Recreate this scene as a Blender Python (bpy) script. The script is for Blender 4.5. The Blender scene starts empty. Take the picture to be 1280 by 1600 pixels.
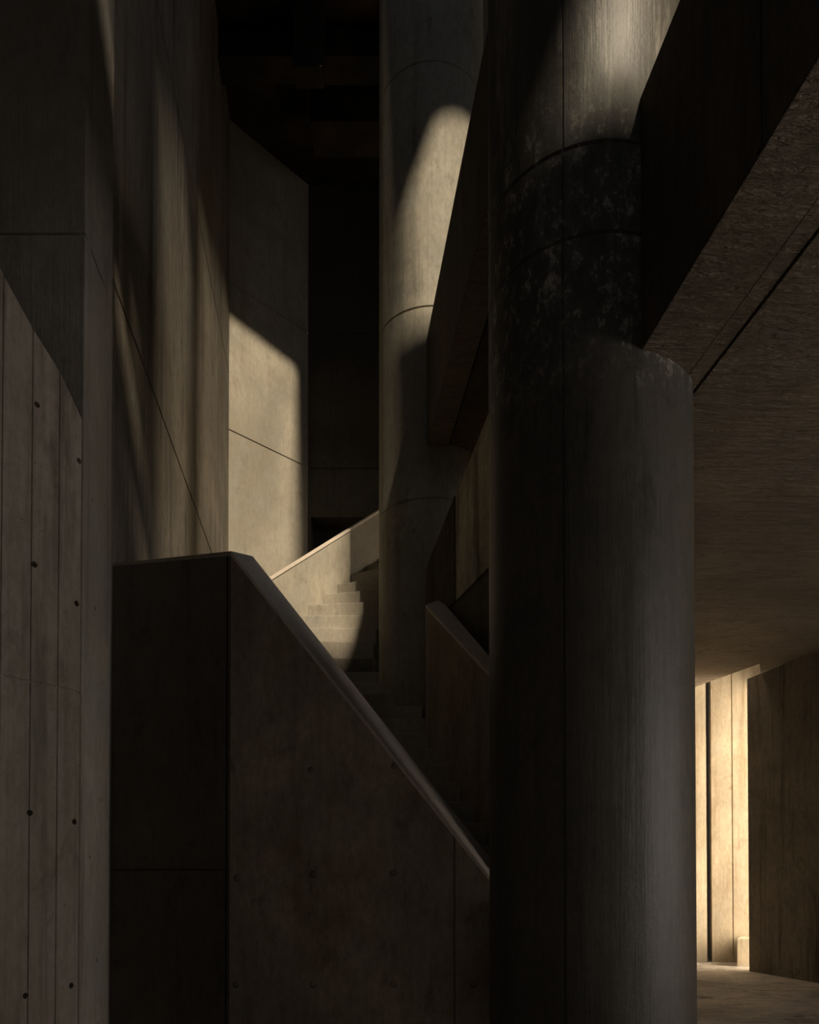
import bpy, bmesh, math, random
from mathutils import Vector, Matrix
from mathutils.geometry import tessellate_polygon

# ------------------------------------------------------------------ camera, world, sun, openings
C = bpy.context.scene.collection
SC = bpy.context.scene
EYE = 1.6
F = 1200.0                        # focal length in pixels of the 1280x1600 frame
TILT = math.radians(0.95)
cam_d = bpy.data.cameras.new('camera')
cam_d.sensor_fit = 'AUTO'; cam_d.sensor_width = 36.0
cam_d.lens = 36.0 * F / 1600.0
cam_d.shift_y = 525.0 / 1600.0
cam_d.clip_end = 200
cam = bpy.data.objects.new('camera', cam_d); C.objects.link(cam)
cam.location = (0, 0, EYE); cam.rotation_euler = (math.pi/2 + TILT, 0, 0)
SC.camera = cam

SC.view_settings.view_transform = 'Standard'
SC.view_settings.look = 'None'
SC.view_settings.gamma = 1.0
SC.view_settings.use_curve_mapping = False
SC.view_settings.exposure = 0.08
SC.cycles.max_bounces = 10
SC.cycles.diffuse_bounces = 2
SC.cycles.use_denoising = True
SC.cycles.sample_clamp_indirect = 4.0

W = bpy.data.worlds.new('sky'); SC.world = W; W.use_nodes = True
W.node_tree.nodes['Background'].inputs[0].default_value = (0.55, 0.68, 0.9, 1)
W.node_tree.nodes['Background'].inputs[1].default_value = 0.12

SUN_H = Vector((-0.339, 0.941)); SUN_T = 0.90      # heading of the light and its slope
SUN_V = Vector((SUN_H.x, SUN_H.y, -SUN_T)).normalized()
sd = bpy.data.lights.new('sun', 'SUN'); sd.energy = 4.8; sd.color = (1.0, 0.84, 0.61); sd.angle = math.radians(2.2)
so = bpy.data.objects.new('sun', sd); C.objects.link(so); so.location = (3, -8, 16)
so.rotation_euler = SUN_V.to_track_quat('-Z', 'Y').to_euler()

def area(name, loc, aim, sx, sy, power, color):
    d = bpy.data.lights.new(name, 'AREA'); d.shape = 'RECTANGLE'; d.size = sx; d.size_y = sy
    d.energy = power; d.color = color
    o = bpy.data.objects.new(name, d); C.objects.link(o); o.location = loc
    o.rotation_euler = Vector(aim).to_track_quat('-Z', 'Y').to_euler()
    return o
# daylight of the sky entering by the roof openings and by the side window of the far recess; rear fill added
area('roof_slot_daylight', (0.6, 2.5, 13.3), (0.05, 0.2, -1), 2.0, 7.0, 6, (0.80, 0.88, 1.0))
area('upper_side_window_daylight', (9.3, 5.6, 8.2), (-1, -0.1, -0.25), 2.8, 3.0, 45, (0.84, 0.89, 1.0))
area('low_hall_window_daylight', (9.3, 2.5, 2.1), (-1, 0.30, 0.0), 6.0, 3.0, 290, (1.0, 0.90, 0.80))
area('recess_window_daylight', (7.4, 10.9, 2.4), (-1, 0.32, 0.0), 2.2, 4.4, 640, (1.0, 0.83, 0.60))
area('rear_fill', (0.0, -7.7, 2.4), (0.05, 1, 0.0), 5.0, 3.0, 21, (1.0, 0.90, 0.78))  # added fill from behind the camera for the block face and thick column
area('recess_skylight_daylight', (4.7, 11.4, 8.6), (0, 0.1, -1), 2.4, 1.0, 200, (1.0, 0.80, 0.55))

# ------------------------------------------------------------------ helpers
def P(px, py, y, z=None):
    """point of the place seen at pixel (px, py), at distance y ahead of the camera"""
    vx = (px - 640.0) / F
    vz = (1325.0 - py) / F          # principal row
    dy = math.cos(TILT) - vz * math.sin(TILT)
    dz = math.sin(TILT) + vz * math.cos(TILT)
    t = y / dy
    return Vector((vx * t, y, EYE + dz * t))

def link(name, bm, mat, parent=None, smooth=False, origin=None):
    bmesh.ops.recalc_face_normals(bm, faces=bm.faces)
    if origin is None:
        xs = [v.co for v in bm.verts]
        if parent is None:
            lo = Vector((min(v.x for v in xs), min(v.y for v in xs), min(v.z for v in xs)))
            hi = Vector((max(v.x for v in xs), max(v.y for v in xs), max(v.z for v in xs)))
            origin = Vector(((lo.x + hi.x) / 2, (lo.y + hi.y) / 2, lo.z))
        else:
            origin = Vector(parent.location)
    bmesh.ops.translate(bm, verts=bm.verts, vec=-origin)
    me = bpy.data.meshes.new(name); bm.to_mesh(me); bm.free()
    if smooth:
        for p in me.polygons: p.use_smooth = True
    o = bpy.data.objects.new(name, me); C.objects.link(o)
    me.materials.append(mat)
    if parent is None:
        o.location = origin
    else:
        o.parent = parent
    return o

def tag(o, label=None, cat=None, group=None, kind=None):
    if label: o['label'] = label
    if cat: o['category'] = cat
    if group: o['group'] = group
    if kind: o['kind'] = kind
    return o

def empty(name, loc):
    e = bpy.data.objects.new(name, None); C.objects.link(e); e.location = loc; e.empty_display_size = 0.2
    return e

def prism(pts, vec, bm=None, bevel=0.0):
    """a polygon of 3-D points thickened along vec"""
    bm = bm or bmesh.new()
    a = [bm.verts.new(Vector(p)) for p in pts]
    b = [bm.verts.new(Vector(p) + Vector(vec)) for p in pts]
    n = len(pts)
    fs = [bm.faces.new(a), bm.faces.new(list(reversed(b)))]
    for i in range(n):
        j = (i + 1) % n
        fs.append(bm.faces.new((a[i], b[i], b[j], a[j])))
    bmesh.ops.recalc_face_normals(bm, faces=bm.faces)
    if bevel:
        es = list({e for f in fs for e in f.edges})
        bmesh.ops.bevel(bm, geom=es, offset=bevel, segments=2, affect='EDGES', profile=0.6)
    return bm

def plan(pts, z0, z1, bm=None, bevel=0.0):
    return prism([(p[0], p[1], z0) for p in pts], (0, 0, z1 - z0), bm, bevel)

def box(cx, cy, cz, sx, sy, sz, rz=0.0, bm=None):
    bm = bm or bmesh.new()
    c, s = math.cos(rz), math.sin(rz)
    pts = [(-sx/2, -sy/2), (sx/2, -sy/2), (sx/2, sy/2), (-sx/2, sy/2)]
    prism([(cx + x*c - y*s, cy + x*s + y*c, cz - sz/2) for x, y in pts], (0, 0, sz), bm)
    return bm

def bar(a, b, w, bm=None):
    """a square bar from a to b: the cutter of a joint"""
    a = Vector(a); b = Vector(b); d = (b - a).normalized()
    up = Vector((0, 0, 1)) if abs(d.z) < 0.9 else Vector((0, 1, 0))
    u = d.cross(up).normalized() * (w/2); v = d.cross(u).normalized() * (w/2)
    return prism([a + u + v, a - u + v, a - u - v, a + u - v], b - a, bm)

def plug(c, n, r, depth, bm=None):
    """a short round cutter (slightly conical) for a formwork tie hole"""
    bm = bm or bmesh.new()
    n = Vector(n).normalized(); c = Vector(c)
    up = Vector((0, 0, 1)); u = n.cross(up).normalized(); v = n.cross(u).normalized()
    N = 16
    A = [bm.verts.new(c + n*0.03 + (u*math.cos(t) + v*math.sin(t))*r*1.15) for t in [2*math.pi*k/N for k in range(N)]]
    B = [bm.verts.new(c - n*depth + (u*math.cos(t) + v*math.sin(t))*r*0.75) for t in [2*math.pi*k/N for k in range(N)]]
    bm.faces.new(A); bm.faces.new(list(reversed(B)))
    for i in range(N):
        j = (i+1) % N
        bm.faces.new((A[i], B[i], B[j], A[j]))
    return bm

def cut(o, cutters):
    """subtract each cutter bmesh (one after another), keep the result as the object's mesh"""
    for cb in cutters:
        bmesh.ops.recalc_face_normals(cb, faces=cb.faces)
        bmesh.ops.translate(cb, verts=cb.verts, vec=-o.location if o.parent is None else -o.parent.location)
        me = bpy.data.meshes.new('cutter'); cb.to_mesh(me); cb.free()
        co = bpy.data.objects.new('cutter', me); C.objects.link(co); co.location = o.location
        if o.parent is not None: co.parent = o.parent; 
        m = o.modifiers.new('b', 'BOOLEAN'); m.object = co; m.operation = 'DIFFERENCE'; m.solver = 'EXACT'
        bpy.context.view_layer.update()
        dg = bpy.context.evaluated_depsgraph_get()
        new = bpy.data.meshes.new_from_object(o.evaluated_get(dg))
        o.modifiers.clear()
        old = o.data; o.data = new; new.name = o.name
        bpy.data.meshes.remove(old)
        bpy.data.objects.remove(co); bpy.data.meshes.remove(me)
    return o

# ------------------------------------------------------------------ materials
def concrete(name, base=(0.30, 0.265, 0.215), dark=(0.10, 0.085, 0.065), streak=1.0, blotch=1.0, bump=0.35,
             rough=0.82, spec=0.25, rust=0.0, boards=0.0, wave=0.0, lit_streaks=0.0, spall=None, seed=0.0):
    m = bpy.data.materials.new(name); m.use_nodes = True
    nt = m.node_tree; N = nt.nodes; L = nt.links
    bs = N['Principled BSDF']
    tc = N.new('ShaderNodeTexCoord')
    def mp(scale, off=(0, 0, 0)):
        n = N.new('ShaderNodeMapping'); n.inputs['Scale'].default_value = scale
        n.inputs['Location'].default_value = (off[0] + seed, off[1] + seed*1.7, off[2] + seed*0.6)
        L.new(tc.outputs['Object'], n.inputs['Vector']); return n
    def noise(scale, mapn, detail=6, roughn=0.6, dist=0.0):
        n = N.new('ShaderNodeTexNoise'); n.inputs['Scale'].default_value = scale
        n.inputs['Detail'].default_value = detail; n.inputs['Roughness'].default_value = roughn
        n.inputs['Distortion'].default_value = dist
        L.new(mapn.outputs[0], n.inputs['Vector']); return n
    def ramp(src, lo, hi, a=0.0, b=1.0):
        n = N.new('ShaderNodeMapRange'); n.inputs['From Min'].default_value = lo; n.inputs['From Max'].default_value = hi
        n.inputs['To Min'].default_value = a; n.inputs['To Max'].default_value = b
        n.interpolation_type = 'SMOOTHSTEP'
        L.new(src, n.inputs['Value']); return n
    def mix(fac, a, b, mode='MIX'):
        n = N.new('ShaderNodeMix'); n.data_type = 'RGBA'; n.blend_type = mode
        if isinstance(fac, float): n.inputs[0].default_value = fac
        else: L.new(fac, n.inputs[0])
        for i, v in ((6, a), (7, b)):
            if isinstance(v, tuple): n.inputs[i].default_value = (*v, 1)
            else: L.new(v, n.inputs[i])
        return n.outputs[2]
    def mul(a, v):
        n = N.new('ShaderNodeMath'); n.operation = 'MULTIPLY'; L.new(a, n.inputs[0])
        if isinstance(v, float): n.inputs[1].default_value = v
        else: L.new(v, n.inputs[1])
        return n.outputs[0]
    def add(a, b):
        n = N.new('ShaderNodeMath'); n.operation = 'ADD'; L.new(a, n.inputs[0]); L.new(b, n.inputs[1]); return n.outputs[0]
    iso = mp((1, 1, 1)); st = mp((1, 1, 0.07), (3, 1, 2)); st2 = mp((1, 1, 0.025), (7, 5, 1))
    big = noise(0.55, iso, 5, 0.55, 0.6)
    mid = noise(2.6, iso, 7, 0.62, 0.3)
    fine = noise(38.0, iso, 5, 0.7)
    sk = noise(5.5, st, 7, 0.62)
    sk2 = noise(26.0, st2, 5, 0.7)
    col = mix(ramp(big.outputs[0], 0.36, 0.66).outputs[0], tuple(c*(1-0.30*blotch) for c in base), tuple(min(1, c*(1+0.14*blotch)) for c in base))
    cool = (base[0]*0.80, base[1]*0.87, base[2]*0.97)
    col = mix(mul(ramp(mid.outputs[0], 0.42, 0.68).outputs[0], 0.55*blotch), col, cool)
    col = mix(mul(ramp(sk.outputs[0], 0.50, 0.74).outputs[0], 0.62*streak), col, dark)
    col = mix(mul(ramp(sk2.outputs[0], 0.50, 0.78).outputs[0], 0.42*streak), col, dark)
    if rust:
        rn = noise(1.5, mp((1, 1, 0.8), (11, 4, 8)), 7, 0.68, 0.3)
        col = mix(mul(ramp(rn.outputs[0], 0.44, 0.72).outputs[0], rust), col, (0.21, 0.125, 0.065))
    h = add(mul(fine.outputs[0], 0.25), add(mul(sk2.outputs[0], 0.35*streak), mul(mid.outputs[0], 0.6)))
    if lit_streaks:  # pale streaks painted in as a sun highlight, mostly near the top
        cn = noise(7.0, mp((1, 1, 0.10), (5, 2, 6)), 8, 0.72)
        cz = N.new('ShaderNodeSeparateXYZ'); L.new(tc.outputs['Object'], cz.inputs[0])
        cm = mul(mul(ramp(cn.outputs[0], 0.50, 0.70).outputs[0], lit_streaks), ramp(cz.outputs[2], 4.6, 5.6, 0.06, 1.0).outputs[0])
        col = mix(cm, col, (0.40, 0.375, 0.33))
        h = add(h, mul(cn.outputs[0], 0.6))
    if boards:
        bn = noise(11.0, mp((1, 1, 0.004), (2, 9, 0)), 2, 0.5)
        col = mix(mul(ramp(bn.outputs[0], 0.52, 0.60).outputs[0], 0.45*boards), col, tuple(c*0.62 for c in base))
        h = add(h, mul(ramp(bn.outputs[0], 0.45, 0.60).outputs[0], 0.8*boards))
    if wave:
        wn = noise(5.0, mp((0.45, 3.2, 1)), 6, 0.65, 1.6)
        wn2 = noise(18.0, mp((0.6, 2.6, 1)), 4, 0.6, 1.2)
        h = add(h, mul(add(wn.outputs[0], mul(wn2.outputs[0], 0.5)), 3.0*wave))
        col = mix(mul(ramp(wn.outputs[0], 0.48, 0.66).outputs[0], 0.60), col, dark)
    if spall:                                    # worn, pitted and chalky band between two heights
        z0, z1 = spall
        sx = N.new('ShaderNodeSeparateXYZ'); L.new(tc.outputs['Object'], sx.inputs[0])
        up = ramp(sx.outputs[2], z0 - 0.35, z0 + 0.15); dn = ramp(sx.outputs[2], z1 - 0.1, z1 + 0.6, 1.0, 0.0)
        band = mul(up.outputs[0], dn.outputs[0])
        sp = noise(13.0, mp((1, 1, 0.6), (1, 2, 3)), 12, 0.8, 0.0)
        spm = mul(ramp(sp.outputs[0], 0.52, 0.62).outputs[0], band)
        spd = mul(ramp(sp.outputs[0], 0.50, 0.38).outputs[0], band)
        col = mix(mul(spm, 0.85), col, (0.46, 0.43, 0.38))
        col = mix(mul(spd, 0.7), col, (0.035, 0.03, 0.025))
        h = add(h, mul(mul(sp.outputs[0], band), 4.0))
    grain = noise(21.0, mp((1, 1, 0.45), (6, 6, 1)), 8, 0.8)
    col = mix(ramp(grain.outputs[0], 0.60, 0.38, 0.0, 0.30).outputs[0], col, dark)
    spot = noise(4.2, mp((1, 1, 0.6), (9, 2, 7)), 9, 0.72, 0.5)
    col = mix(ramp(spot.outputs[0], 0.46, 0.30, 0.0, 0.55*blotch).outputs[0], col, dark)
    pits = noise(55.0, iso, 2, 0.5)
    pm = ramp(pits.outputs[0], 0.74, 0.79)
    col = mix(mul(pm.outputs[0], 0.6), col, (0.03, 0.025, 0.02))
    h = add(h, mul(pm.outputs[0], -0.8))
    bp = N.new('ShaderNodeBump'); bp.inputs['Strength'].default_value = bump; bp.inputs['Distance'].default_value = 0.02
    L.new(h, bp.inputs['Height']); L.new(bp.outputs[0], bs.inputs['Normal'])
    L.new(col, bs.inputs['Base Color'])
    bs.inputs['Roughness'].default_value = rough
    bs.inputs['Specular IOR Level'].default_value = spec
    return m

M_WALL = concrete('board_marked_concrete', base=(0.30, 0.262, 0.212), dark=(0.07, 0.06, 0.047), streak=1.5, bump=0.5, seed=1.0)
M_PALE = concrete('pale_concrete', base=(0.40, 0.36, 0.29), dark=(0.20, 0.17, 0.13), streak=0.5, blotch=0.9, bump=0.3, seed=4.0)
M_DARKW = concrete('dark_concrete', base=(0.20, 0.175, 0.14), dark=(0.07, 0.06, 0.045), streak=0.7, seed=9.0)
M_SHADE = concrete('shade_dark_concrete', base=(0.085, 0.076, 0.060), dark=(0.03, 0.027, 0.02), streak=0.7, seed=19.0)  # back wall's want of light put into a darker base colour
M_BLACK = concrete('shade_black_concrete', base=(0.035, 0.028, 0.02), dark=(0.012, 0.01, 0.008), streak=0.7, rust=0.25, seed=21.0)  # ceiling and beams coloured near black to hold the gloom under the roof
M_RET = concrete('brightened_streaked_concrete', base=(0.68, 0.63, 0.47), dark=(0.10, 0.09, 0.06), streak=1.5, bump=0.5, seed=23.0)  # base raised to stand in for light missing on the return panel
M_PIER = concrete('grey_concrete', base=(0.35, 0.315, 0.27), dark=(0.14, 0.125, 0.105), streak=1.2, bump=0.5, seed=6.0)
M_BOARD = concrete('plank_formed_concrete', base=(0.33, 0.285, 0.235), dark=(0.08, 0.068, 0.055), streak=1.3, boards=0.5, bump=0.5, seed=2.0)
M_COL = concrete('column_concrete', base=(0.078, 0.071, 0.058), dark=(0.022, 0.019, 0.015), streak=1.2, bump=0.35, lit_streaks=0.8, rough=0.5, spec=0.5, spall=(4.35, 5.35), seed=3.0)
M_COL2 = concrete('slim_column_concrete', base=(0.35, 0.32, 0.26), dark=(0.11, 0.10, 0.075), streak=0.8, bump=0.35, rough=0.75, seed=8.0)
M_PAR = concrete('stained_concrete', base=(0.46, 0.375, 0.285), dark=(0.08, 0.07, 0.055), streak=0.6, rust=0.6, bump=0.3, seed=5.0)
M_WING = concrete('shaded_panel_concrete', base=(0.16, 0.137, 0.105), dark=(0.05, 0.043, 0.034), streak=0.8, rust=0.2, seed=25.0)  # darker version of the parapet concrete; the side panel's shade is in its colour
M_CAP = concrete('coping_concrete', base=(0.74, 0.64, 0.54), dark=(0.42, 0.36, 0.30), streak=0.2, blotch=0.5, bump=0.25, seed=7.0)
M_STEP = concrete('step_concrete', base=(0.36, 0.32, 0.26), dark=(0.15, 0.13, 0.10), streak=0.3, bump=0.4, seed=12.0)
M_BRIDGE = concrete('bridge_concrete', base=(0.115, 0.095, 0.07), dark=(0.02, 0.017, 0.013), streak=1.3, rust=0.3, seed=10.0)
M_SOFFIT = concrete('brushed_soffit_concrete', base=(0.36, 0.29, 0.215), dark=(0.15, 0.115, 0.08), streak=0.0, wave=1.6, bump=1.0, seed=13.0)
M_FLOOR = concrete('floor_concrete', base=(0.66, 0.58, 0.50), dark=(0.09, 0.08, 0.07), streak=0.0, wave=0.8, blotch=1.6, bump=0.8, rough=0.6, seed=15.0)
M_WARM = concrete('smooth_pale_concrete', base=(0.60, 0.51, 0.38), dark=(0.27, 0.19, 0.11), streak=1.0, blotch=0.9, bump=0.4, seed=16.0)

ROOF = 13.4
J = 0.020                                    # width of a formwork joint

# ------------------------------------------------------------------ structure
tag(link('floor', plan([(-4.5, -8), (9.5, -8), (9.5, 14.5), (-4.5, 14.5)], -0.3, 0.0), M_FLOOR), kind='structure')

DIR = Vector((-0.1125, 1.0, 0)).normalized()          # the long axis of the hall
DIA = Vector((0.68, 0.73, 0)).normalized()            # the diagonal walls
def xl(y): return -1.5 - 0.1125 * y                   # face of the left wall
# left wall: long face towards the camera's right, joints every 3.5 m of height
wl = link('wall_left', plan([(xl(4.85), 4.85), (xl(12), 12), (xl(12) - 0.8, 12.4), (xl(4.85) - 0.8, 4.85)], 0, 13.36), M_WALL)
cut(wl, [bar((xl(4.5), 4.5, z), (xl(12.3), 12.3, z), J*1.6) for z in (5.72, 9.28)])
tag(wl, kind='structure')
K0 = Vector((xl(12), 12, 0)); K1 = K0 + DIA * 1.60
tag(link('wall_near_left', plan([(-3.2, -8), (-3.0, -8), (-3.0, 4.1), (-3.2, 4.1)], 0, 13.36), M_DARKW), kind='structure')
# pale diagonal wall
wd = link('wall_diagonal', plan([K0, K1, K1 + Vector((-0.5, 0.5, 0)), K0 + Vector((-0.5, 0.5, 0))], 0, 13.36), M_PALE)
cut(wd, [bar(K0 + Vector((0, 0, z)) - DIA*0.3, K1 + Vector((0, 0, z)) + DIA*0.3, J*1.3) for z in (8.40, 10.75)])
tag(wd, kind='structure')
# back wall with the dark doorway
BY = K1.y
bk = link('wall_back', prism([(K1.x, BY, 0), (4.2, BY, 0), (4.2, BY, 13.36), (K1.x, BY, 13.36)], (0, 0.6, 0)), M_SHADE)
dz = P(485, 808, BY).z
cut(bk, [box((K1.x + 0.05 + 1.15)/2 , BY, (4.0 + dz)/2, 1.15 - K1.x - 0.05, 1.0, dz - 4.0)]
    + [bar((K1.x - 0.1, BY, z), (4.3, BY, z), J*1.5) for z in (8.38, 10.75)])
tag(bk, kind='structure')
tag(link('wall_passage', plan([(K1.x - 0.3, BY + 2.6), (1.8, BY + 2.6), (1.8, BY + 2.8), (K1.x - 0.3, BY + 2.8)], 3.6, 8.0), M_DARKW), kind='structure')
tag(link('wall_passage_top', plan([(K1.x - 0.3, BY + 0.6), (1.8, BY + 0.6), (1.8, BY + 2.6), (K1.x - 0.3, BY + 2.6)], dz, dz + 0.2), M_DARKW), kind='structure')
# partition hidden behind the thick column, right hall beyond it
tag(link('wall_partition', plan([(1.42, 5.45), (1.57, 5.45), (1.75, 13.0), (1.55, 13.0)], 0, 4.33), M_DARKW), kind='structure')
# far right wall of the low hall
R0 = P(1171, 1517, 11.15); R1 = P(1280, 1531, 10.05)
rd = (R1 - R0); rd.z = 0; rd.normalize()
RA = Vector((R0.x, R0.y, 0)); RB = RA + rd * 3.2
za_, zb_ = P(1171, 1061, 11.15).z, P(1280, 1018, 10.05).z
zc_ = za_ + (zb_ - za_) * 3.2 / (R1 - R0).to_2d().length
th_ = Vector((0.30, 0.12, 0))
bm = bmesh.new()
prism([RA, RB, Vector((RB.x, RB.y, min(zc_, 4.6))), Vector((RA.x, RA.y, za_))], th_, bm)
wr = link('wall_right', bm, M_WALL)
tag(wr, kind='structure')
tag(link('wall_rear', plan([(-4.5, -8.3), (9.8, -8.3), (9.8, -8), (-4.5, -8)], 0, ROOF), M_DARKW), kind='structure')
tag(link('wall_side', plan([(9.5, -8), (9.8, -8), (9.8, 14.5), (9.5, 14.5)], 0, ROOF), M_DARKW), kind='structure')

# roof slab, its unseen openings shaped to land each patch of sun
def shift(p, z):                              # where the sun's ray through p (at height z) crosses the roof
    s = (ROOF - z) / SUN_T
    return (p[0] - SUN_H.x * s, p[1] - SUN_H.y * s)
def slab(name, outer, holes, z0, z1, mat):
    bm = bmesh.new()
    loops = [outer] + holes
    polys = [[Vector((x, y, 0)) for x, y in l] for l in loops]
    tris = tessellate_polygon(polys)
    flat = [v for l in polys for v in l]
    for z in (z0, z1):
        vs = [bm.verts.new((v.x, v.y, z)) for v in flat]
        for t in tris:
            try: bm.faces.new([vs[i] for i in t])
            except ValueError: pass
    bm.verts.ensure_lookup_table()
    n = len(flat); k = 0
    for l in loops:
        m = len(l)
        for i in range(m):
            a, b = k + i, k + (i + 1) % m
            bm.faces.new((bm.verts[a], bm.verts[b], bm.verts[n + b], bm.verts[n + a]))
        k += m
    return link(name, bm, mat)
tl = shift((xl(12), 12), 10.18); tr = shift((-1.93, 12.97), 10.02)
tn = shift((xl(3.0), 3.0), 10.10)
def sunline(y): return tr[0] - 0.03 + (tr[1] - y) * (SUN_H.x / -SUN_H.y)
strip = [tl, (-0.80, 4.0), (0.0, -0.3), (0.35, -2.8), (1.35, -2.8), (1.35, -3.7), (1.9, -3.7), (1.6, -0.85), (sunline(-0.85), -0.85), tr]
col_low = [(2.75, 0.15), (3.2, 0.15), (3.85, -1.4), (3.35, -1.4)]
col_top = [(3.70, -4.12), (4.9, -4.12), (4.9, -2.95), (3.75, -2.95)]
pier_hole = [(1.80, 6.7), (2.3, 6.7), (2.1, 8.4), (1.66, 8.4)]
col_slim = [(2.30, 1.8), (3.1, 1.8), (2.3, 4.8), (1.72, 4.25), (1.72, 3.4)]
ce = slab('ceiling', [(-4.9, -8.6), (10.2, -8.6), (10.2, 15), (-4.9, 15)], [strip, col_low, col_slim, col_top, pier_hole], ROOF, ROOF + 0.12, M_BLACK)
tag(ce, kind='structure')

# low hall: ceiling slab (its edge beam and groove belong to the footbridge)
SZ = EYE + 2.73
def bx_(y, off=0.0): return 1.64 - 0.10 * y + off     # left face of the low footbridge
E0 = P(1088, 1072, 12.0); E1 = P(1187, 1035, 10.6)
ed = Vector((E1.x - E0.x, E1.y - E0.y)); ed.normalize()
EL = (E0.x - ed.x*3.0, E0.y - ed.y*3.0); ER = (E1.x + ed.x*0.0, E1.y + ed.y*0.0)
lc = link('ceiling_low', plan([(bx_(-7, 0.47), -7), (9.4, -7), (9.4, 13.0), (R0.x + 0.9, 12.6), (E1.x, E1.y), (EL[0], EL[1]), (1.62, 12.8), (1.62, 5.2), (bx_(5.2, 0.47), 5.2)], SZ, SZ + 0.30), M_SOFFIT)
cut(lc, [bar((0.5, 6.85, SZ), (8, 6.55, SZ), J)])
tag(lc, kind='structure')

# lit recess beyond the low hall
bm = bmesh.new()
def rec(pxa, ya, pxb, yb, z1=9.0, t=0.25, z0=0.0):
    a = P(pxa, 1500, ya); b = P(pxb, 1500, yb)
    return plan([(a.x, a.y), (b.x, b.y), (b.x + 0.02, b.y + t), (a.x + 0.02, a.y + t)], z0, z1)
rl = P(1105.5, 1500, 12.10)
tag(link('wall_recess', plan([(1.72, 12.14), (rl.x, rl.y), (rl.x + 0.02, rl.y + 0.25), (1.72, 12.40)], 0, 9.0), M_WARM), kind='structure')
tag(link('wall_recess_groove', rec(1100, 12.75, 1113, 12.75), M_DARKW), kind='structure')
a = P(1108.5, 1500, 12.50); b = P(1113.5, 1500, 12.14); c = P(1146, 1500, 12.10); d = P(1200, 1500, 12.02)
r3 = link('wall_recess_panel', plan([a[:2], b[:2], c[:2], d[:2], (d.x + 0.4, d.y + 0.5), (a.x + 0.1, a.y + 0.5)], 0, 9.0), M_WARM)
cut(r3, [bar((b.x - 0.3, b.y, P(1130, 1075, 12.1).z), (c.x, c.y, P(1130, 1075, 12.1).z), J), bar((c.x, c.y, -0.1), (c.x, c.y, 9.1), J)])
tag(r3, kind='structure')
tag(link('wall_recess_far', plan([(d.x + 0.05, 12.0), (9.4, 12.6), (9.4, 12.9), (d.x + 0.05, 12.9)], 0, 6.0), M_WARM), kind='structure')

bn = P(1152, 1508, 11.62); bt = P(1152, 1467, 11.62)
b0 = P(1152, 1508, 11.66); b1 = P(1157, 1508, 12.05)
tag(link('concrete_bench', plan([b0[:2], (b0.x + 0.7, b0.y - 0.02), (b1.x + 0.7, b1.y - 0.06), (b1.x, b1.y - 0.03)], 0, bt.z, bevel=0.008), M_WARM), 'small pale block on the floor of the sunlit recess, partly behind the dark right wall', 'block')
# ------------------------------------------------------------------ columns
def column(name, cx, cy, r, z1, seams, vseams, mat, label, cat='column', nseg=160):
    bm = bmesh.new()
    zs = [0.0]
    for s in sorted(seams):
        zs += [s - 0.012, s - 0.005, s + 0.005, s + 0.012]
    zs += [z1 - 0.02, z1]
    th = [2*math.pi*k/nseg for k in range(nseg)]
    for a in vseams:
        th += [a - 0.014, a - 0.006, a, a + 0.006, a + 0.014]
    th = sorted(set(th))
    rings = []
    for z in zs:
        inset = 0.0
        for s in seams:
            if abs(z - s) < 0.006: inset = 0.012
        if z == z1: inset = 0.015
        ring = []
        for t in th:
            rr = r - inset
            for a in vseams:
                if abs(t - a) < 0.007: rr = min(rr, r - 0.010)
            ring.append(bm.verts.new((cx + rr*math.sin(t), cy - rr*math.cos(t), z)))
        rings.append(ring)
    for k in range(len(rings) - 1):
        for i in range(len(th)):
            j = (i + 1) % len(th)
            bm.faces.new((rings[k][i], rings[k][j], rings[k+1][j], rings[k+1][i]))
    bm.faces.new(rings[0]); bm.faces.new(rings[-1])
    bmesh.ops.recalc_face_normals(bm, faces=bm.faces)
    for e in bm.edges:
        if len(e.link_faces) == 2 and e.calc_face_angle(0) > 0.25: e.smooth = False
    o = link(name, bm, mat, smooth=True, origin=Vector((cx, cy, 0)))
    for p in o.data.polygons:
        if len(p.vertices) > 4: p.use_smooth = False
    return tag(o, label, cat)
D1 = 4.75
c1 = Vector((0.2285*D1, 0.9736*D1)); r1 = 0.1264*D1
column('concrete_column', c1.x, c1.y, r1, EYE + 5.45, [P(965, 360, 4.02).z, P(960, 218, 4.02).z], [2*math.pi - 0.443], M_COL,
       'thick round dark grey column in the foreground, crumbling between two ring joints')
D2 = 8.8
th2a = math.atan((592-640)/F); th2b = math.atan((757-640)/F)
mid2, half2 = (th2a + th2b)/2, (th2b - th2a)/2
c2 = Vector((math.sin(mid2)*D2, math.cos(mid2)*D2)); r2 = math.sin(half2)*D2
column('concrete_column', c2.x, c2.y, r2, ROOF, [P(668, 478, c2.y - r2).z, P(668, 778, c2.y - r2).z, P(668, 95, c2.y - r2).z], [3.1], M_COL2,
       'slimmer tall round column behind the stairs, its upper right side catching sunlight')

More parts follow.
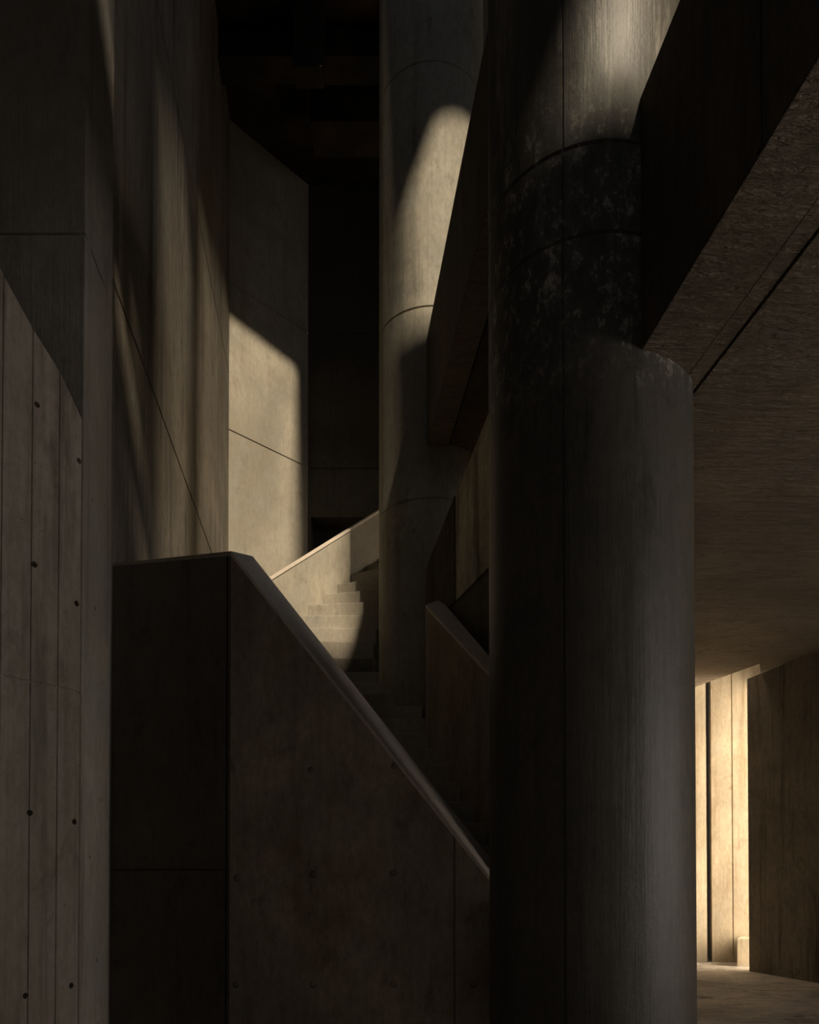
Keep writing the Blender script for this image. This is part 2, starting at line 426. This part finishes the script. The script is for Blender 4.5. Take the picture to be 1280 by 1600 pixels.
# ------------------------------------------------------------------ left pier and near parapet wall
pf = 4.12; pb = 4.70
pa = P(131, 700, pf); pc = P(176.5, 450, pb)
pier = link('concrete_pier', plan([(pa.x, pf), (pc.x, pb), (-3.2, pb + 0.1), (-3.2, pf)], 0, 12.6, bevel=0.006), M_PIER)
sz = P(131, 365, pf).z
cut(pier, [box((pa.x - 3.4)/2, pf, sz, 3.4 + pa.x + 0.04, 0.08, 0.016), bar((pa.x - 0.01, pf - 0.1, sz), (pc.x + 0.012, pb + 0.1, sz), J)]
    + [plug((pa.x + (pc.x - pa.x)*t, pf + (pb - pf)*t, P(0, y, pf + (pb - pf)*t).z), (0.99, 0.11, 0), 0.014, 0.03)
       for t, y in ((0.30, 782), (0.72, 790), (0.4, 950), (0.66, 1250), (0.30, 1340), (0.55, 1500))])
tag(pier, 'tall square-cut grey pier at the left edge, with one level joint high up', 'pier')
# the near left parapet: a gently bent board-marked wall whose top drops away from the camera
outl = [(-2.25, 3.0), (P(0, 1055, 3.72).x, 3.72), (P(47, 1060, 3.86).x, 3.86), (P(90, 1075, 3.98).x, 3.98), (P(127, 1085, 4.13).x, 4.13)]
za, zb = P(0, 430, 3.72).z, P(127, 660, 4.13).z
slope = (zb - za)/(4.13 - 3.72)
bm = bmesh.new()
fr = []
for x, y in outl:
    zt = za + slope*(y - 3.72)
    fr.append((bm.verts.new((x, y, 0)), bm.verts.new((x, y, zt)), bm.verts.new((x - 0.42, y - 0.02, zt)), bm.verts.new((x - 0.42, y - 0.02, 0))))
for a, b in zip(fr, fr[1:]):
    for i in range(4):
        j = (i + 1) % 4
        bm.faces.new((a[i], b[i], b[j], a[j]))
bm.faces.new(fr[0]); bm.faces.new(list(reversed(fr[-1])))
nw = link('stair_parapet', bm, M_BOARD)
cb = []
sz2 = P(60, 1068, 3.9).z
for (x0, y0), (x1, y1) in zip(outl, outl[1:]):
    cb.append(bar((x0, y0, sz2), (x1, y1, sz2), 0.012))
for x, y in outl[1:4]:
    cb.append(bar((x, y, -0.1), (x, y, 8.0), 0.009))
def on_out(px):
    for (x0, y0), (x1, y1) in zip(outl, outl[1:]):
        # intersect ray px with the segment
        k = (px - 640)/F
        den = (x1 - x0) - k*(y1 - y0)
        if abs(den) > 1e-9:
            t = (k*y0 - x0)/den
            if -0.01 <= t <= 1.01: return x0 + (x1 - x0)*t, y0 + (y1 - y0)*t
    return outl[-1]
for px, py in ((52, 632), (50, 882), (46, 1270), (42, 1556), (119, 720), (117, 943), (116, 1284), (113, 1540)):
    x, y = on_out(px); cb.append(plug((x, y, P(px, py, y).z), (0.92, -0.4, 0), 0.016, 0.045))
cut(nw, cb)
tag(nw, 'plank-marked parapet wall in the lower left corner with dark tie holes', 'parapet')

# ------------------------------------------------------------------ front stair parapet (the big dark block)
def fy(px):                                            # plan line of its face
    k = (px - 640)/F
    (xa, ya), (xb, yb) = ((-2.104, 5.42), (-1.302, 5.60)) if px < 361 else ((-1.302, 5.60), (0.581, 5.45))
    m = (yb - ya)/(xb - xa)
    return (ya - m*xa)/(1 - m*k)
def FP(px, py): return P(px, py, fy(px))
bl_t = FP(174, 885); bc_t = FP(361, 861); bd_t = FP(768, 1373)
e_dir = (bd_t - bc_t)
ext = bc_t + e_dir * (1 + 0.0) ; s_end = (0.35 - bc_t.z)/(e_dir.z)
be_t = bc_t + e_dir * s_end
# inner edge of the coping
ic_t = P(395, 869, 5.98); id_t = P(768, 1343, 5.82)
i_dir = id_t - ic_t; ie_t = ic_t + i_dir * s_end
bl_i = Vector((bl_t.x + 0.1, bl_t.y + 0.42, bl_t.z))
root = empty('stair_parapet', (bc_t.x, bc_t.y + 0.2, 0))
tag(root, 'big dark stained parapet in front of the stairs, its top raking down to the right', 'parapet')
def solid(front, back, bm=None):
    bm = bm or bmesh.new()
    a = [bm.verts.new(p) for p in front]; b = [bm.verts.new(p) for p in back]
    n = len(a)
    bm.faces.new(a); bm.faces.new(list(reversed(b)))
    for i in range(n):
        j = (i+1) % n
        bm.faces.new((a[i], b[i], b[j], a[j]))
    return bm
def z_(p, z): return Vector((p.x, p.y, z))
down = Vector((0, 0, -0.035))
front = [z_(bl_t, 0), z_(bc_t, 0), z_(be_t, 0), be_t + down, bc_t + down, bl_t]
back = [z_(bl_i, 0), z_(ic_t, 0), z_(ie_t, 0), ie_t + down, ic_t + down, bl_i]
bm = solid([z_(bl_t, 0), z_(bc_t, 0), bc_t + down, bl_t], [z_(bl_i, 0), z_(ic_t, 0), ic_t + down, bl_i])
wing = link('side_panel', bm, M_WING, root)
ge = Vector((0.004, 0, 0))
pc_ = lambda z: z_(bc_t, z) + ge
bz = bc_t + down
cm = (ic_t + down)
bm = bmesh.new(); rings = []
for i in range(25):
    t = i/24; o_ = bc_t.lerp(be_t, t) + down; q_ = ic_t.lerp(ie_t, t) + down
    rings.append([bm.verts.new(v) for v in (z_(o_, 0), o_, q_, z_(q_, 0))])
for a_, b_ in zip(rings, rings[1:]):
    for i in range(4):
        j = (i + 1) % 4
        bm.faces.new((a_[i], b_[i], b_[j], a_[j]))
bm.faces.new(rings[0]); bm.faces.new(list(reversed(rings[-1])))
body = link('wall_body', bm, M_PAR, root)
def fpl(px, py, off=0.0):
    p = FP(px, py); return p
nf = Vector((0.0, -1.0, 0))
cs = []
w0_, w1_ = FP(150, 1359), FP(353, 1359)
wm = (w0_ + w1_)/2
cut(wing, [box(wm.x, wm.y, wm.z, (w1_ - w0_).length + 0.3, 0.09, 0.012, math.atan2(w1_.y - w0_.y, w1_.x - w0_.x)),
           box(FP(355, 1000).x, FP(355, 1000).y, 1.9, 0.012, 0.08, 4.4)])
cs += [box(FP(710, 1400).x, FP(710, 1400).y, 1.0, 0.014, 0.09, 2.6)]
for px, py in ((486, 1204), (617, 1197), (370, 1372), (489, 1366), (615, 1364), (369, 1538), (489, 1538), (615, 1538), (740, 1538)):
    cs.append(plug(FP(px, py), nf, 0.027, 0.03))
cut(body, cs)
bm = bmesh.new(); NS = 24; rings = []
for i in range(NS + 1):
    t = i/NS; o_ = bc_t.lerp(be_t, t); q_ = ic_t.lerp(ie_t, t)
    rings.append([bm.verts.new(v) for v in (o_ + down, o_, q_, q_ + down)])
for a_, b_ in zip(rings, rings[1:]):
    for i in range(4):
        j = (i + 1) % 4
        bm.faces.new((a_[i], b_[i], b_[j], a_[j]))
bm.faces.new(rings[0]); bm.faces.new(list(reversed(rings[-1])))
cap = link('coping', bm, M_CAP, root)
tag(cap, 'paler sloping coping')
lcap = link('coping', solid([bl_t, bc_t + down, bc_t, bl_t + Vector((0, 0, 0.02))], [bl_i, ic_t + down, ic_t, bl_i + Vector((0, 0, 0.02))]), M_PAR, root)

# ------------------------------------------------------------------ staircase
U = Vector((-0.29, 0.957, 0)).normalized()
st = empty('staircase', (0.0, 6.0, 0))
tag(st, 'worn concrete staircase climbing away behind the raking parapet and turning right', 'staircase')
RISE, GO = 0.19, 0.28
A3 = P(423, 903, 9.0); B3 = P(587, 801, 10.26)
dp = Vector((B3.x - A3.x, B3.y - A3.y, 0)).normalized()
random.seed(4)
def step(pts, z0, z1):
    bm = plan(pts, z0, z1, bevel=0.012)
    o = link('step', bm, M_STEP, st)
    return o
def lx(y): return -1.28 - 0.115*(y - 6.6)               # inner face of the flight's left side
def rx(y): return 0.70 - 0.300*(y - 6.0)                # inner face of its right side
k = 0
z_first = EYE + 0.115
# lower steps below the eye, hidden mostly, then up to the turn
ks = list(range(-5, 12))
for k in ks:
    y0 = 5.84 + GO*k; y1 = y0 + GO + 0.03
    z1 = z_first + RISE*k
    yl = max(y0, 6.0)
    xL = lx(y0) if y0 > 6.55 else lx(6.6)
    if y0 < 5.8:                                       # the flight widens at its foot on the right only
        xL = 0.66
    xR = rx(y0) + 0.35 if y0 < 5.8 else rx(y0) + 0.06
    j = random.uniform(-0.006, 0.006)
    step([(xL, y0 + j), (xR, y0 + j), (xR - 0.09, y1), (xL - 0.03, y1)], max(0, z1 - 0.6), z1)
# winders and the upper diagonal run: wedges from the slim column to the diagonal parapet
y_top = 5.84 + GO*12
base_l = Vector((lx(y_top), y_top, 0))
piv = Vector((-0.33, 9.12, 0))
def par(t): return Vector((A3.x, A3.y, 0)) + dp*t
ends = [par(-0.10), par(0.12), par(0.34), par(0.56), par(0.80), par(1.04), par(1.28), par(1.55), par(1.82), par(2.1), par(2.4), par(2.7)]
inner = [Vector((-0.42, 9.05, 0)), Vector((-0.40, 9.12, 0)), Vector((-0.36, 9.2, 0)), Vector((-0.30, 9.28, 0)), Vector((-0.22, 9.36, 0)), Vector((-0.12, 9.42, 0)),
         Vector((0.0, 9.46, 0)), Vector((0.2, 9.55, 0)), Vector((0.4, 9.75, 0)), Vector((0.6, 9.95, 0)), Vector((0.8, 10.15, 0)), Vector((1.0, 10.35, 0))]
zt = z_first + RISE*11
k = 12
zz = z_first + RISE*12
step([base_l[:2], (rx(y_top), y_top), inner[0][:2], ends[0][:2]], zz - 0.7, zz)
for i in range(len(ends) - 1):
    k += 1; zz = z_first + RISE*k
    e0, e1, n0, n1 = ends[i], ends[i+1], inner[i], inner[i+1]
    step([e0[:2], n0[:2], n1[:2] , (e1 + (e1 - e0)*0.05)[:2]], zz - 0.7, zz)
# inclined waist under the flight
bm = bmesh.new()
def waist(pts_low, bm): pass
w0 = [Vector((lx(6.6), 6.0, z_first - 0.25)), Vector((rx(6.0), 6.0, z_first - 0.25)), Vector((rx(9.4), 9.4, z_first + RISE*12 - 0.25)), Vector((lx(9.4), 9.4, z_first + RISE*12 - 0.25))]
prism(w0, (0, 0, -0.35), bm)
tag(link('waist_slab', bm, M_DARKW, st))

# left side wall of the flight, hidden behind the block up to the turn, then the diagonal sunlit parapet
root = empty('stair_parapet', (A3.x, A3.y, 0))
tag(root, 'low weathered parapet rising to the right at the top of the stairs, half in sunlight', 'parapet')
tt = 0.16
B3x = A3 + (B3 - A3)*1.45
perp = Vector((-dp.y, dp.x, 0))*tt
dn = Vector((0, 0, -0.03))
body = link('wall_body', solid([z_(A3, 2.6), z_(B3x, 2.6), B3x + dn, A3 + dn], [z_(A3, 2.6) + perp, z_(B3x, 2.6) + perp, B3x + dn + perp, A3 + dn + perp]), M_PALE, root)
fo = -perp*0.06
cp = link('coping', solid([A3 + dn + fo, B3x + dn + fo, B3x + fo, A3 + fo], [A3 + dn + perp, B3x + dn + perp, B3x + perp, A3 + perp]), M_CAP, root)
S0 = Vector((lx(6.7), 6.7, 3.0)); 
fl0 = Vector((-1.50, 6.75, 0)); fl1 = Vector((A3.x - 0.02, A3.y, 0))
zl0, zl1 = 2.5, A3.z - 0.1
wl2 = link('stringer', solid([z_(fl0, 0), z_(fl1, 0), z_(fl1, zl1), z_(fl0, zl0)], [z_(fl0, 0) + Vector((-0.15, 0, 0)), z_(fl1, 0) + Vector((-0.15, 0, 0)), z_(fl1, zl1) + Vector((-0.15, 0, 0)), z_(fl0, zl0) + Vector((-0.15, 0, 0))]), M_DARKW, root)

# right balustrade of the lower flight
a = P(665, 945, 7.60); b = P(768, 1055, 6.02)
ai = P(689, 937, 7.88); bi = P(768, 1029, 6.38)
e = b - a; ee = a + e*1.35
f = bi - ai; ff = ai + f*1.35
root = empty('stair_parapet', (a.x, a.y, 0))
tag(root, 'short dark parapet between the slim column and the thick column, raking down to the right', 'parapet')
body = link('wall_body', solid([z_(a, 0), z_(ee, 0), ee + dn, a + dn], [z_(ai, 0), z_(ff, 0), ff + dn, ai + dn]), M_PAR, root)
cp = link('coping', solid([a + dn, ee + dn, ee, a], [ai + dn, ff + dn, ff, ai]), M_CAP, root)
tag(cp, 'grey sloping coping')

# return flight above it: pale parapet rising towards the camera, its waist below
q = [P(665, 890, 8.05), P(710, 775, 7.58), P(765, 642, 7.0), P(800, 560, 6.65), P(800, 846, 6.65), P(765, 884, 7.0), P(710, 940, 7.58), P(690, 962, 7.8), P(665, 985, 8.05)]
root = empty('return_flight_parapet', (q[1].x, q[1].y, 0))
tag(root, 'pale vertically streaked parapet of the return flight, seen between the two columns', 'parapet')
thk = Vector((0.17, 0.09, 0))
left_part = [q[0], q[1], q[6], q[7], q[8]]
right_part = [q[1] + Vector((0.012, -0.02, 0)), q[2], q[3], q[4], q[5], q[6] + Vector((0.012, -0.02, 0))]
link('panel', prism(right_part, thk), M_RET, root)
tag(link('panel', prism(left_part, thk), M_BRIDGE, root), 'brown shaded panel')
w = [P(665, 985, 8.10), P(690, 962, 7.85), P(765, 884, 7.05), P(800, 846, 6.70), P(800, 1100, 6.70), P(665, 1240, 8.10)]
wb = link('flight_waist', prism(w, (1.0, 0.5, 0)), M_DARKW, root)
cut(wb, [bar(P(710, 930, 7.62), P(694, 985, 7.80), J), bar(P(772, 970, 6.95), P(744, 1006, 7.25), J)])

# ------------------------------------------------------------------ footbridges
def bridge(label, name, zb, zt, face, y0, y1, grooves, width, mat, soff, parent_label=None, soffit_to=None):
    """level bridge along the hall: face(y) gives x of its left face"""
    root = empty(name, (face(y1), y1, zb))
    tag(root, label, 'footbridge')
    def q4(o0, o1, z0, z1, bm=None):
        return prism([(face(y0) + o0, y0, z0), (face(y0) + o1, y0, z0), (face(y0) + o1, y0, z1), (face(y0) + o0, y0, z1)],
                     (face(y1) - face(y0), y1 - y0, 0), bm)
    w = grooves[0]
    link('edge_beam', q4(0, w, zb, zt), mat, root)
    prev = w
    return root, q4
r, q4 = bridge('low footbridge at the upper right, its dark edge beam running into the thick column', 'footbridge', SZ, EYE + 4.05 + 0.03, bx_, -7.0, 4.75, [0.35], 0, M_BRIDGE, M_SOFFIT)
eb = r.children[0]
cut(eb, [bar((bx_(2.9) , 2.9, SZ - 0.05), (bx_(2.9), 2.9, SZ + 1.5), J), bar((bx_(2.9) - 0.1, 2.93, SZ), (bx_(2.9) + 0.6, 2.90, SZ), J*1.5)])
link('trim_strip', q4(0.362, 0.455, SZ + 0.006, SZ + 0.28), M_SOFFIT, r)
link('groove_back', q4(0.30, 0.52, SZ + 0.10, SZ + 0.34), M_DARKW, r)
# paler slab for the beam underside, its reflected light put into the colour
link('beam_underside', q4(0.004, 0.346, SZ - 0.010, SZ + 0.0), M_SOFFIT, r)

def b2(y): return 1.104 - 0.1113*y
Z2 = EYE + 4.47
r, q4 = bridge('high dark footbridge between the columns, running into the slim column', 'footbridge', Z2, EYE + 5.66, b2, 5.0, 8.62, [0.23], 0, M_BRIDGE, M_BRIDGE)
link('beam_underside', q4(0.004, 0.226, Z2 - 0.010, Z2), M_SOFFIT, r)
link('deck', q4(0.245, 1.6, Z2 + 0.02, Z2 + 0.25), M_BRIDGE, r)

# lit pier far behind, seen as a sliver beside the thick column
a = P(746, 60, 9.6); b = P(790, 60, 9.6)
tag(link('concrete_pier', plan([(a.x, 9.6), (b.x, 9.6), (b.x, 10.1), (a.x, 10.1)], 4.5, ROOF), M_PALE), 'far sunlit pier showing as a bright sliver at the top, between the two columns', 'pier')

# ------------------------------------------------------------------ beams under the roof
a = P(296, 46, 10.6); b = P(296, 88, 10.6)
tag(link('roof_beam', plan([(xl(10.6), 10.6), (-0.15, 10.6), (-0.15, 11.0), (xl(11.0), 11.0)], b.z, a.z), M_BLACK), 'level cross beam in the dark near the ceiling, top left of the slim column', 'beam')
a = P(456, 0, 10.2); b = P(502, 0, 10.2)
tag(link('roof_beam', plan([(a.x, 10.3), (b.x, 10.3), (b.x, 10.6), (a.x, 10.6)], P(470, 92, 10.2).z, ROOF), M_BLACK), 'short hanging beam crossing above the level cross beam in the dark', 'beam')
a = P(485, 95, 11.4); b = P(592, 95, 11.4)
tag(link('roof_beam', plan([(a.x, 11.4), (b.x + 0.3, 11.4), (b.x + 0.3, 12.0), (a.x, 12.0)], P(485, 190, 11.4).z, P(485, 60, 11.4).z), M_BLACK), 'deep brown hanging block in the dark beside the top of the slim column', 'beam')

# unseen fins added in the roof opening to shape the sun; they rake the left wall with upright shadows
for px, d, wd_, zf in ((301, 8.85, 0.20, 7.7), (235, 6.67, 0.17, 7.7), (191, 5.74, 0.22, 9.3), (218, 6.25, 0.20, 9.5)):
    m = 4.0
    x, y = xl(d) - SUN_H.x*m, d - SUN_H.y*m
    o = link('shadow_fin', box(x, y, (zf + ROOF)/2, wd_, wd_, ROOF - zf, math.atan2(SUN_H.y, SUN_H.x)), M_DARKW)
    tag(o, 'slender unseen fin added to shade the left wall', 'fin', 'unseen fins added to shade the left wall')
